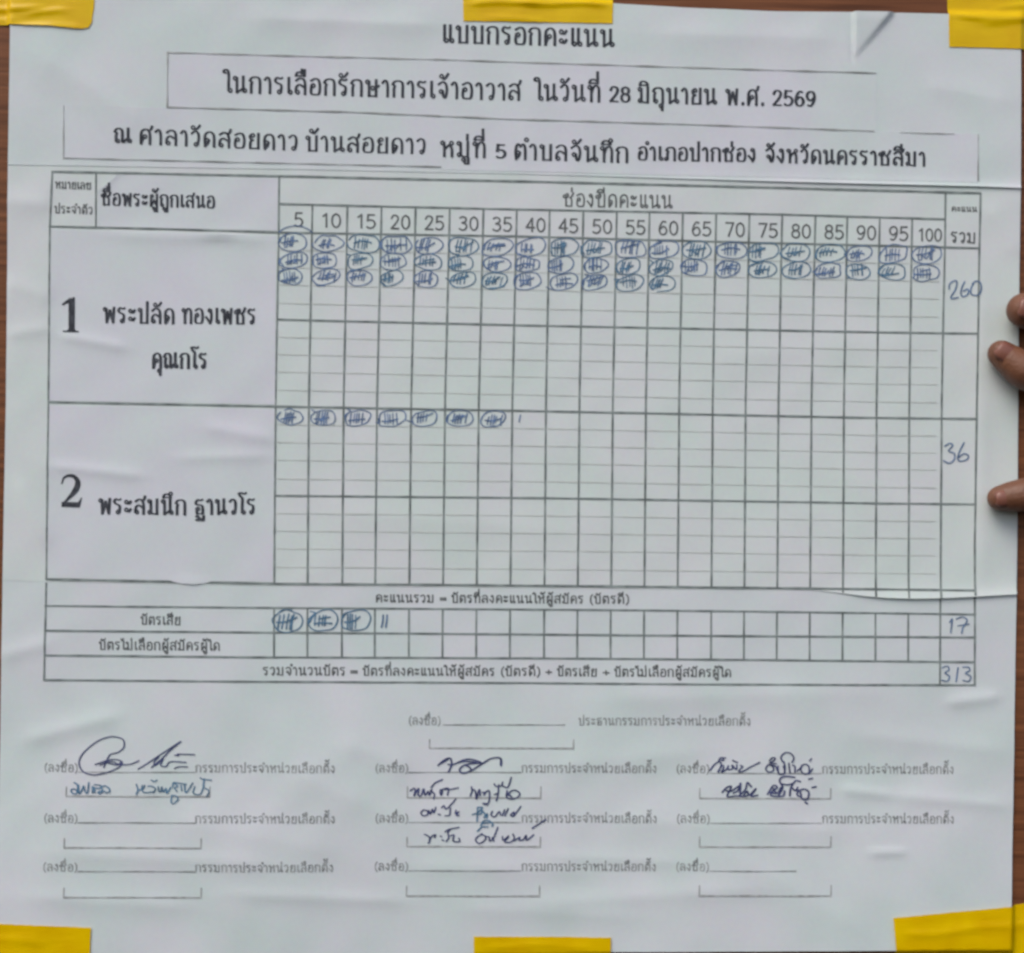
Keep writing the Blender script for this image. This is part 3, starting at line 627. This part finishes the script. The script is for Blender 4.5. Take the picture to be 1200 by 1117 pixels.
# signatures
S1 = (85, 855, 8.0); N1 = (75, 905, 13.33); N2 = (155, 905, 12.0)
pen('signature', L_base, lower, M_DARKBLUE, 1.7, [
 [(295, 352), (318, 300), (345, 245), (372, 225), (430, 210), (482, 165), (482, 100), (430, 70), (350, 66), (240, 105), (140, 180), (80, 250), (63, 320), (100, 390), (190, 422), (300, 407), (390, 375), (450, 340), (467, 300), (410, 278), (330, 285), (215, 327)],
 [(215, 325), (300, 300), (380, 300), (440, 322), (540, 322), (627, 288)], [(260, 330), (330, 310), (420, 330), (455, 305)],
 [(618, 367), (710, 310), (860, 210), (1018, 108, 1), (930, 180), (840, 270), (742, 352)], [(810, 255), (768, 300), (780, 332), (850, 268), (828, 330), (880, 342), (920, 298), (1068, 305)], [(958, 238), (1000, 242), (985, 228), (1148, 232)], [(958, 362), (1000, 345), (1083, 347)]], *S1)
pen('signature', L_base, lower, M_TEAL, 1.8, [
 [(158, 158), (205, 180), (217, 220), (215, 290), (190, 332), (130, 320), (118, 270), (170, 260), (207, 290)], [(228, 198), (240, 332), (290, 260), (312, 208), (330, 290), (370, 322), (392, 158)], [(450, 218), (450, 318)], [(478, 190), (570, 200), (582, 240), (500, 246)], [(475, 230), (485, 312)],
 [(590, 218), (602, 300), (550, 332), (540, 300), (602, 288)], [(608, 215), (650, 208), (712, 250), (717, 300), (660, 312), (630, 288)]], *N1)
pen('signature', L_base, lower, M_TEAL, 1.7, [
 [(63, 163), (85, 240), (63, 303)], [(80, 250), (160, 220), (182, 178)], [(148, 178), (140, 240), (180, 277), (313, 265)], [(223, 190), (270, 188), (332, 225), (300, 283)], [(272, 103), (310, 125), (353, 104)], [(368, 198), (385, 267), (410, 260), (420, 198), (440, 272), (480, 218), (490, 292), (543, 208)],
 [(568, 202), (580, 150), (600, 138), (763, 165)], [(600, 150), (642, 190), (600, 215), (632, 262)], [(560, 318), (553, 422), (600, 422), (648, 370), (610, 323), (558, 325)], [(690, 183), (700, 252)], [(738, 168), (760, 282), (853, 148)], [(880, 198), (863, 290), (960, 302), (1012, 178)], [(958, 73), (1000, 95), (1118, 105)], [(1015, 90), (1000, 182)], [(1028, 218), (1082, 260), (1050, 338)]], *N2)
D1 = (505, 880, 12.0); D2 = (475, 905, 8.0); D3 = (485, 935, 7.5); D4 = (830, 875, 9.23)
pen('signature', L_base, lower, M_DARKBLUE, 2.2, [
 [(100, 205), (170, 140), (240, 105), (280, 115), (290, 190), (270, 250), (245, 300)], [(140, 175), (200, 140), (235, 120)],
 [(240, 190), (300, 195), (380, 165), (460, 130), (540, 118), (630, 138), (705, 168), (620, 180), (530, 188), (450, 212), (403, 262), (430, 312), (500, 306), (562, 275), (545, 235), (490, 205)],
 [(380, 165), (470, 150), (560, 155), (640, 165)], [(560, 285), (640, 235), (740, 172), (830, 115), (930, 95), (975, 105), (990, 140), (985, 205)], [(982, 130), (980, 195)]], *D1)
pen('signature', L_base, lower, M_DARKBLUE, 1.9, [
 [(45, 172), (80, 150), (92, 170), (80, 222, 1), (110, 170), (127, 153), (120, 217), (150, 215), (167, 158)], [(175, 160), (185, 217), (215, 178), (225, 217), (247, 163)], [(235, 170), (272, 205), (265, 247)], [(240, 145), (280, 100), (348, 68)],
 [(325, 163), (347, 170), (335, 217), (330, 170, 1), (402, 150), (395, 212)], [(365, 160), (420, 160), (497, 145)],
 [(620, 138), (625, 175), (608, 222)], [(620, 160), (655, 175), (665, 252, 1), (685, 180), (697, 163), (700, 217)], [(720, 190), (742, 190), (735, 217), (755, 185), (787, 178), (780, 285), (725, 292), (772, 308)],
 [(833, 110), (850, 132), (900, 125), (912, 93)], [(875, 118), (870, 200), (853, 267)], [(833, 210), (862, 200)], [(905, 125), (960, 140), (992, 48)], [(955, 173), (948, 230), (990, 252), (1050, 235), (1072, 200), (1030, 168), (985, 180), (962, 217)], [(960, 200), (1000, 235)]], *D2)
pen('signature', L_base, lower, M_DARKBLUE, 1.8, [
 [(85, 105), (63, 130), (80, 157), (122, 145), (115, 113), (88, 106)], [(130, 110), (145, 142), (162, 98), (175, 132), (192, 83)], [(212, 143), (234, 147)], [(243, 87), (265, 68), (280, 97), (310, 75), (367, 10)], [(320, 88), (312, 150), (273, 156)], [(370, 108), (365, 135), (397, 120), (370, 150), (398, 152)],
 [(690, 118), (678, 150), (710, 167), (750, 120), (762, 152)], [(778, 155), (798, 103)], [(800, 157), (828, 93)], [(848, 150), (880, 123), (872, 162), (848, 152)], [(880, 158), (938, 73)]], *D3)
pen('signature', L_base, lower, M_TEAL, 2.0, [
 [(513, 147), (560, 130), (602, 85), (558, 84)], [(560, 88), (555, 205)], [(565, 145), (592, 138), (600, 110)], [(610, 123), (627, 150), (615, 178), (645, 138), (640, 175)], [(588, 243), (610, 205), (650, 198), (692, 225), (688, 248)], [(600, 225), (680, 215)], [(558, 292), (600, 255), (652, 254)]], *D3)
pen('signature', L_base, lower, M_DARKBLUE, 1.8, [
 [(93, 320), (125, 335), (142, 360), (128, 398)], [(135, 367), (160, 335), (192, 323), (180, 347)], [(232, 335), (243, 340)], [(247, 370), (262, 375)], [(273, 297), (310, 275), (397, 258)], [(330, 270), (298, 300), (306, 350), (283, 382)], [(320, 332), (352, 325), (345, 377), (402, 382), (395, 353)],
 [(600, 313), (558, 340), (543, 372), (575, 398), (622, 370), (627, 335), (588, 318)], [(635, 338), (662, 345), (665, 378), (700, 350), (737, 258)], [(702, 378), (688, 348)], [(778, 340), (785, 372), (832, 333)], [(830, 345), (798, 387), (850, 387), (882, 355), (870, 318)], [(880, 377), (932, 345), (925, 372), (960, 367), (987, 328), (990, 372), (1052, 323)]], *D3)
pen('pen_streak', L_base, lower, M_DARKBLUE, 1.9, [[(1038, 267), (1080, 240), (1160, 188)]], *D3)
pen('signature', L_base, lower, M_DARKBLUE, 1.9, [
 [(18, 257), (60, 200), (110, 165), (140, 187, 1), (110, 272)], [(110, 167), (130, 123), (188, 122)], [(135, 145), (165, 150), (160, 130)], [(103, 272), (150, 203), (167, 225), (140, 278), (200, 240), (217, 203), (215, 247), (262, 235), (255, 198), (302, 247), (307, 198)], [(262, 148), (315, 172)], [(345, 203), (372, 215), (345, 240), (328, 272, 1), (380, 262), (450, 220), (553, 168)],
 [(640, 198), (618, 240), (650, 272), (702, 255), (690, 210), (648, 190), (722, 210), (742, 252)], [(658, 150), (690, 118), (722, 125), (690, 160), (658, 172), (732, 182)], [(750, 208), (760, 292), (822, 282), (810, 208)], [(800, 162), (783, 110), (830, 63), (890, 73), (922, 120), (903, 168)], [(813, 160), (827, 220), (820, 282)],
 [(868, 178), (880, 283)], [(905, 198), (932, 210), (935, 273)], [(958, 262), (1002, 220)], [(1010, 198), (998, 250), (1030, 292), (1082, 282), (1082, 210), (1040, 188), (998, 212)], [(1085, 292), (1123, 238)], [(1092, 152), (1113, 128)]], *D4)
pen('signature', L_base, lower, M_DARKBLUE, 2.2, [
 [(148, 492), (200, 440), (247, 428), (230, 470), (203, 538, 1), (300, 530), (380, 537), (442, 520)], [(188, 472), (240, 480), (320, 430), (342, 418)], [(268, 502), (320, 470), (347, 392), (340, 502)], [(338, 522), (400, 460), (420, 387), (463, 432)], [(380, 522), (420, 480), (440, 522), (513, 452), (460, 532), (533, 522)],
 [(638, 512), (700, 418), (742, 440), (690, 480), (678, 527, 1), (800, 532), (822, 478)], [(658, 492), (740, 500), (783, 438)], [(700, 450), (730, 500)], [(758, 522), (800, 440), (768, 370), (790, 330), (850, 318), (933, 330)], [(788, 400), (850, 410), (903, 398)], [(878, 528), (890, 440), (940, 368), (993, 375)], [(900, 440), (940, 472), (963, 438)],
 [(970, 468), (958, 520), (1000, 532), (990, 470), (1040, 458), (1083, 490), (1070, 562), (1020, 567), (998, 540)], [(1082, 350), (1123, 340)], [(1118, 440), (1163, 430)], [(1043, 598), (1068, 612)]], *D4)

# ================================================================== yellow tape
def tape_mat():
    m, n, p = newmat('yellow_tape')
    tc = n.nodes.new('ShaderNodeTexCoord')
    nz = n.nodes.new('ShaderNodeTexNoise'); nz.inputs['Scale'].default_value = 60; nz.inputs['Detail'].default_value = 3
    n.links.new(tc.outputs['Object'], nz.inputs['Vector'])
    rp = n.nodes.new('ShaderNodeValToRGB'); rp.color_ramp.elements[0].position = .3; rp.color_ramp.elements[1].position = .75
    rp.color_ramp.elements[0].color = (.80, .50, .0, 1); rp.color_ramp.elements[1].color = (.88, .62, .0, 1)
    n.links.new(nz.outputs['Fac'], rp.inputs['Fac']); n.links.new(rp.outputs['Color'], p.inputs['Base Color'])
    p.inputs['Roughness'].default_value = .24; p.inputs['Specular IOR Level'].default_value = .3
    bp = n.nodes.new('ShaderNodeBump'); bp.inputs['Strength'].default_value = .4; bp.inputs['Distance'].default_value = .001
    mp = n.nodes.new('ShaderNodeMapping'); mp.inputs['Scale'].default_value = (22, 22, 75)
    n2 = n.nodes.new('ShaderNodeTexNoise'); n2.inputs['Scale'].default_value = 1.6; n2.inputs['Detail'].default_value = 3
    n.links.new(tc.outputs['Object'], mp.inputs['Vector']); n.links.new(mp.outputs['Vector'], n2.inputs['Vector'])
    n.links.new(n2.outputs['Fac'], bp.inputs['Height']); n.links.new(bp.outputs['Normal'], p.inputs['Normal'])
    tr = n.nodes.new('ShaderNodeBsdfTransparent'); tr.inputs['Color'].default_value = (1, .8, .25, 1)
    mx = n.nodes.new('ShaderNodeMixShader'); mx.inputs['Fac'].default_value = .15
    n.links.new(p.outputs[0], mx.inputs[1]); n.links.new(tr.outputs[0], mx.inputs[2]); n.links.new(mx.outputs[0], n.nodes['Material Output'].inputs['Surface'])
    return m
M_TAPE = tape_mat()
top_y = line_fn(EDGE_T); bot_y = line_fn(EDGE_B)
def tape_layer(seed, ridges):
    def f(x, y):
        x = np.asarray(x, float); y = np.asarray(y, float)
        d = np.minimum(np.minimum(y - top_y(x), bot_y(x) - y), np.minimum(x - xl(y), xr(y) - x))   # inside the sheet > 0
        s = sstep(-5, .5, d)
        hp = L_head(x, y) + .35 * MM
        h = (BOARD_H + .25 * MM) * (1 - s) + hp * s
        for yy, sl, a, wd, x0, x1 in ridges:
            e = sstep(x0, x0 + 25, x) * (1 - sstep(x1 - 25, x1, x))
            h = h + a * MM * e * np.exp(-((y - yy - sl * (x - x0) - 1.5 * np.sin(x / 17.0 + seed)) / wd) ** 2)
        return h + .06 * MM * (1 + np.sin(x / 11.0 + seed) * np.sin(y / 9.0))
    return f
def tape(quad, label, seed, ridges, top=None, bottom=None, right=None, left=None):
    q = quad
    o = sheet('tape_strip', top or [q[0], q[1]], right or [q[1], q[2]], bottom or [q[3], q[2]], left or [q[0], q[3]], tape_layer(seed, ridges), M_TAPE, None, step=2.5, thick=.1, jag=.25)
    prop(o, label, 'tape', 'yellow tape pieces holding the sheet')
tape([(-70, -44), (111, -46), (108, 30), (-70, 26)], 'yellow tape piece over the top left corner with a curled rounded end', 1, [(28, .03, .6, 4, -70, 108), (8, .02, .7, 3, -40, 60), (18, -.08, .7, 3, 20, 90), (22, 0, .6, 3, -60, 30)],
     bottom=[(-70, 26), (10, 29), (60, 31), (95, 34.5), (104, 33), (108, 27)], right=[(111, -46), (111, 5), (108, 27)])
tape([(542, -45), (720, -42), (717.5, 28), (543, 25)], 'yellow tape piece at the middle of the top edge above the heading', 2, [(5, -.02, .8, 3, 540, 640), (2, .045, .9, 3, 600, 720), (22, .01, .4, 3, 560, 650)])
tape([(1111, -50), (1290, -48), (1290, 60), (1112, 55)], 'yellow tape piece over the top right corner, partly on bare board', 3, [(18, .05, .7, 3, 1111, 1290), (10, -.06, .5, 3, 1150, 1230), (26, -.02, .5, 4, 1140, 1260)])
tape([(-75, 1079), (107, 1086.5), (104, 1165), (-75, 1160)], 'yellow tape piece over the bottom left corner below the signature lines', 4, [(1100, .02, .3, 5, -70, 60)])
tape([(555, 1097.5), (716, 1098.5), (715, 1165), (556, 1165)], 'yellow tape piece at the middle of the bottom edge', 5, [(1108, .01, .3, 4, 560, 700)])
tape([(1045, 1074), (1262, 1055), (1268, 1150), (1053, 1165)], 'slanted yellow tape piece over the bottom right corner', 6, [(1095, -.08, .35, 5, 1050, 1260)])

# ================================================================== the hand that holds the board's edge
def skin_mat():
    m, n, p = newmat('brown_skin')
    tc = n.nodes.new('ShaderNodeTexCoord')
    nz = n.nodes.new('ShaderNodeTexNoise'); nz.inputs['Scale'].default_value = 70; nz.inputs['Detail'].default_value = 4
    rp = n.nodes.new('ShaderNodeValToRGB'); rp.color_ramp.elements[0].position = .3; rp.color_ramp.elements[1].position = .7
    rp.color_ramp.elements[0].color = (.125, .05, .026, 1); rp.color_ramp.elements[1].color = (.19, .08, .042, 1)
    n.links.new(tc.outputs['Object'], nz.inputs['Vector']); n.links.new(nz.outputs['Fac'], rp.inputs['Fac']); n.links.new(rp.outputs['Color'], p.inputs['Base Color'])
    p.inputs['Roughness'].default_value = .5; p.inputs['Subsurface Weight'].default_value = .08; p.inputs['Subsurface Radius'].default_value = (.004, .0015, .001)
    n2 = n.nodes.new('ShaderNodeTexVoronoi'); n2.inputs['Scale'].default_value = 520
    bp = n.nodes.new('ShaderNodeBump'); bp.inputs['Strength'].default_value = .35; bp.inputs['Distance'].default_value = .0005
    n.links.new(tc.outputs['Object'], n2.inputs['Vector']); n.links.new(n2.outputs['Distance'], bp.inputs['Height']); n.links.new(bp.outputs['Normal'], p.inputs['Normal'])
    return m
M_SKIN = skin_mat()
M_NAIL, nn_, pn_ = newmat('fingernail'); pn_.inputs['Base Color'].default_value = (.21, .085, .06, 1); pn_.inputs['Roughness'].default_value = .35
PXM = 0.4535e-3     # metres per photo pixel on the sheet
def tube(verts, faces, chain, nr=26):
    """chain of (px, py, depth towards viewer in mm, radius mm): a closed tapering tube with round ends"""
    P = np.array([list(at(c[0], c[1], c[2] * MM)) for c in chain]); R = np.array([c[3] * MM for c in chain])
    Q = catmull_n(np.c_[P, R], 6); P, R = Q[:, :3], Q[:, 3]
    t0 = P[1] - P[0]; t0 /= np.linalg.norm(t0); t1 = P[-1] - P[-2]; t1 /= np.linalg.norm(t1)
    cap0 = [(P[0] - t0 * R[0] * math.sin(a), R[0] * math.cos(a)) for a in (1.5, 1.2, .85, .45)]
    cap1 = [(P[-1] + t1 * R[-1] * math.sin(a), R[-1] * math.cos(a)) for a in (.45, .85, 1.2, 1.5)]
    rows = cap0 + list(zip(P, R)) + cap1
    cs = np.array([r[0] for r in rows]); T = np.gradient(cs, axis=0)
    base = len(verts)
    for (c, r), t in zip(rows, T):
        t = t / max(np.linalg.norm(t), 1e-9); s = np.cross(t, (0, 0.3, 1.0)); s /= np.linalg.norm(s); u = np.cross(s, t)
        for k_ in range(nr):
            a = 2 * math.pi * k_ / nr; verts.append(c + r * (math.cos(a) * s + math.sin(a) * u))
    n = len(rows)
    for i in range(n - 1):
        for k_ in range(nr):
            a = base + i * nr + k_; b = base + i * nr + (k_ + 1) % nr; faces.append((a, b, b + nr, a + nr))
    faces.append(tuple(base + k_ for k_ in range(nr))[::-1]); faces.append(tuple(base + (n - 1) * nr + k_ for k_ in range(nr)))
def catmull_n(P, n):
    Q = np.vstack([2 * P[0] - P[1], P, 2 * P[-1] - P[-2]]); out = []
    for i in range(1, len(Q) - 2):
        p0, p1, p2, p3 = Q[i - 1:i + 3]
        for t in np.arange(n) / n: out.append(.5 * (2 * p1 + (p2 - p0) * t + (2 * p0 - 5 * p1 + 4 * p2 - p3) * t * t + (3 * p1 - p0 - 3 * p2 + p3) * t ** 3))
    out.append(Q[-2]); return np.array(out)
hv, hf = [], []
FING = {  # tip first
 'index': [(1192, 366.5, 10.5, 9.6), (1213, 370, 12, 10.2), (1249, 380, 13, 10), (1300, 398, 9, 10), (1345, 425, -4, 11)],
 'middle': [(1167.5, 416.5, 8, 7.6), (1179, 426, 9.5, 8.8), (1198, 439, 11, 10.2), (1250, 454, 14, 10.2), (1305, 458, 10, 10.2), (1352, 462, -4, 11.5)],
 'ring': [(1222, 520, 8.5, 7.2), (1238, 518, 10, 8.4), (1272, 510, 14, 9.2), (1312, 502, 9, 9.8), (1352, 500, -4, 11)],
 'little': [(1166, 584, 7.6, 6.9), (1178, 582, 9, 8.2), (1200, 579, 10.5, 9.2), (1256, 568, 13, 8.6), (1305, 545, 7, 9), (1345, 534, -5, 10)],
}
for c in FING.values(): tube(hv, hf, c)
tube(hv, hf, [(1350, 425, -5, 11), (1385, 440, -12, 14), (1440, 480, -20, 17), (1500, 520, -26, 19)])
tube(hv, hf, [(1352, 462, -5, 11.5), (1390, 470, -12, 14), (1440, 490, -20, 17), (1500, 520, -26, 19)])
tube(hv, hf, [(1352, 500, -5, 11), (1390, 500, -12, 14), (1440, 505, -20, 16), (1500, 525, -26, 18)])
tube(hv, hf, [(1345, 534, -6, 10), (1390, 528, -14, 13), (1440, 525, -21, 15), (1500, 530, -26, 18)])
for q_ in np.linspace(0, 1, 12):
    xx, ya, yb, dp, rd = (float(np.interp(q_, [0, .3, .65, 1], v_)) for v_ in ([1358, 1392, 1432, 1478], [430, 444, 463, 492], [531, 525, 523, 530], [-8, -13, -18, -23], [11.5, 14.5, 17.5, 20]))
    tube(hv, hf, [(xx, ya, dp, rd), (xx + 2, (ya + yb) / 2, dp + 1, rd), (xx, yb, dp, rd)])
tube(hv, hf, [(1500, 524, -26, 24), (1600, 570, -34, 25), (1740, 630, -44, 31), (1900, 700, -56, 39), (2060, 770, -68, 42)])
tube(hv, hf, [(1262, 430, -22.5, 7.5), (1285, 440, -24, 9), (1330, 460, -26, 10.5), (1390, 485, -24, 14), (1450, 505, -24, 16)])
me = bpy.data.meshes.new('hand'); me.from_pydata([tuple(v) for v in hv], [], hf); me.update(); me.materials.append(M_SKIN)
tmp = bpy.data.objects.new('hand', me); COL.objects.link(tmp)
rm = tmp.modifiers.new('r', 'REMESH'); rm.mode = 'VOXEL'; rm.voxel_size = .0011
sm = tmp.modifiers.new('s', 'SMOOTH'); sm.iterations = 9; sm.factor = .5
dg = bpy.context.evaluated_depsgraph_get(); dg.update()
hm = bpy.data.meshes.new_from_object(tmp.evaluated_get(dg)); hm.name = 'hand'
bpy.data.objects.remove(tmp, do_unlink=True)
for p in hm.polygons: p.use_smooth = True
if not hm.materials: hm.materials.append(M_SKIN)
hand = bpy.data.objects.new('hand', hm); COL.objects.link(hand)
prop(hand, 'brown skinned hand gripping the board at its right edge, fingertips over the sheet', 'hand')
def nail(a, b, lift, ln, wd_):
    A_, B_ = at(a[0], a[1], 0), at(b[0], b[1], 0); d = A_ - B_; d /= np.linalg.norm(d); s = np.cross(d, (0, 1, 0)); s /= np.linalg.norm(s)
    c = np.array(at(a[0], a[1], lift * MM)); V, F = [], []
    N, M_ = 8, 6
    for i in range(N + 1):
        u = i / N * 2 - 1
        ww = wd_ * (1 - max(0, abs(u) - .55) ** 2 * 2.2)
        for j in range(M_ + 1):
            v = j / M_ * 2 - 1
            V.append(c + d * ln * u * MM + s * v * ww * MM + np.array([0, (v * v * 1.5 + (.9 * max(0, u) ** 2)) * MM, 0]))
    for i in range(N):
        for j in range(M_): q = i * (M_ + 1) + j; F.append((q, q + 1, q + M_ + 2, q + M_ + 1))
    o = mesh_obj('fingernail', V, F, M_NAIL, hand); md = o.modifiers.new('t', 'SOLIDIFY'); md.thickness = .0005
nail((1167.5, 416.5), (1196, 437), 16.0, 5.4, 4.8)
nail((1191, 366.5), (1213, 370), 20.6, 5.8, 5.4)
nail((1222, 520), (1238, 518), 15.9, 5.0, 4.4)
nail((1167, 584), (1200, 580), 15.0, 5.0, 4.2)
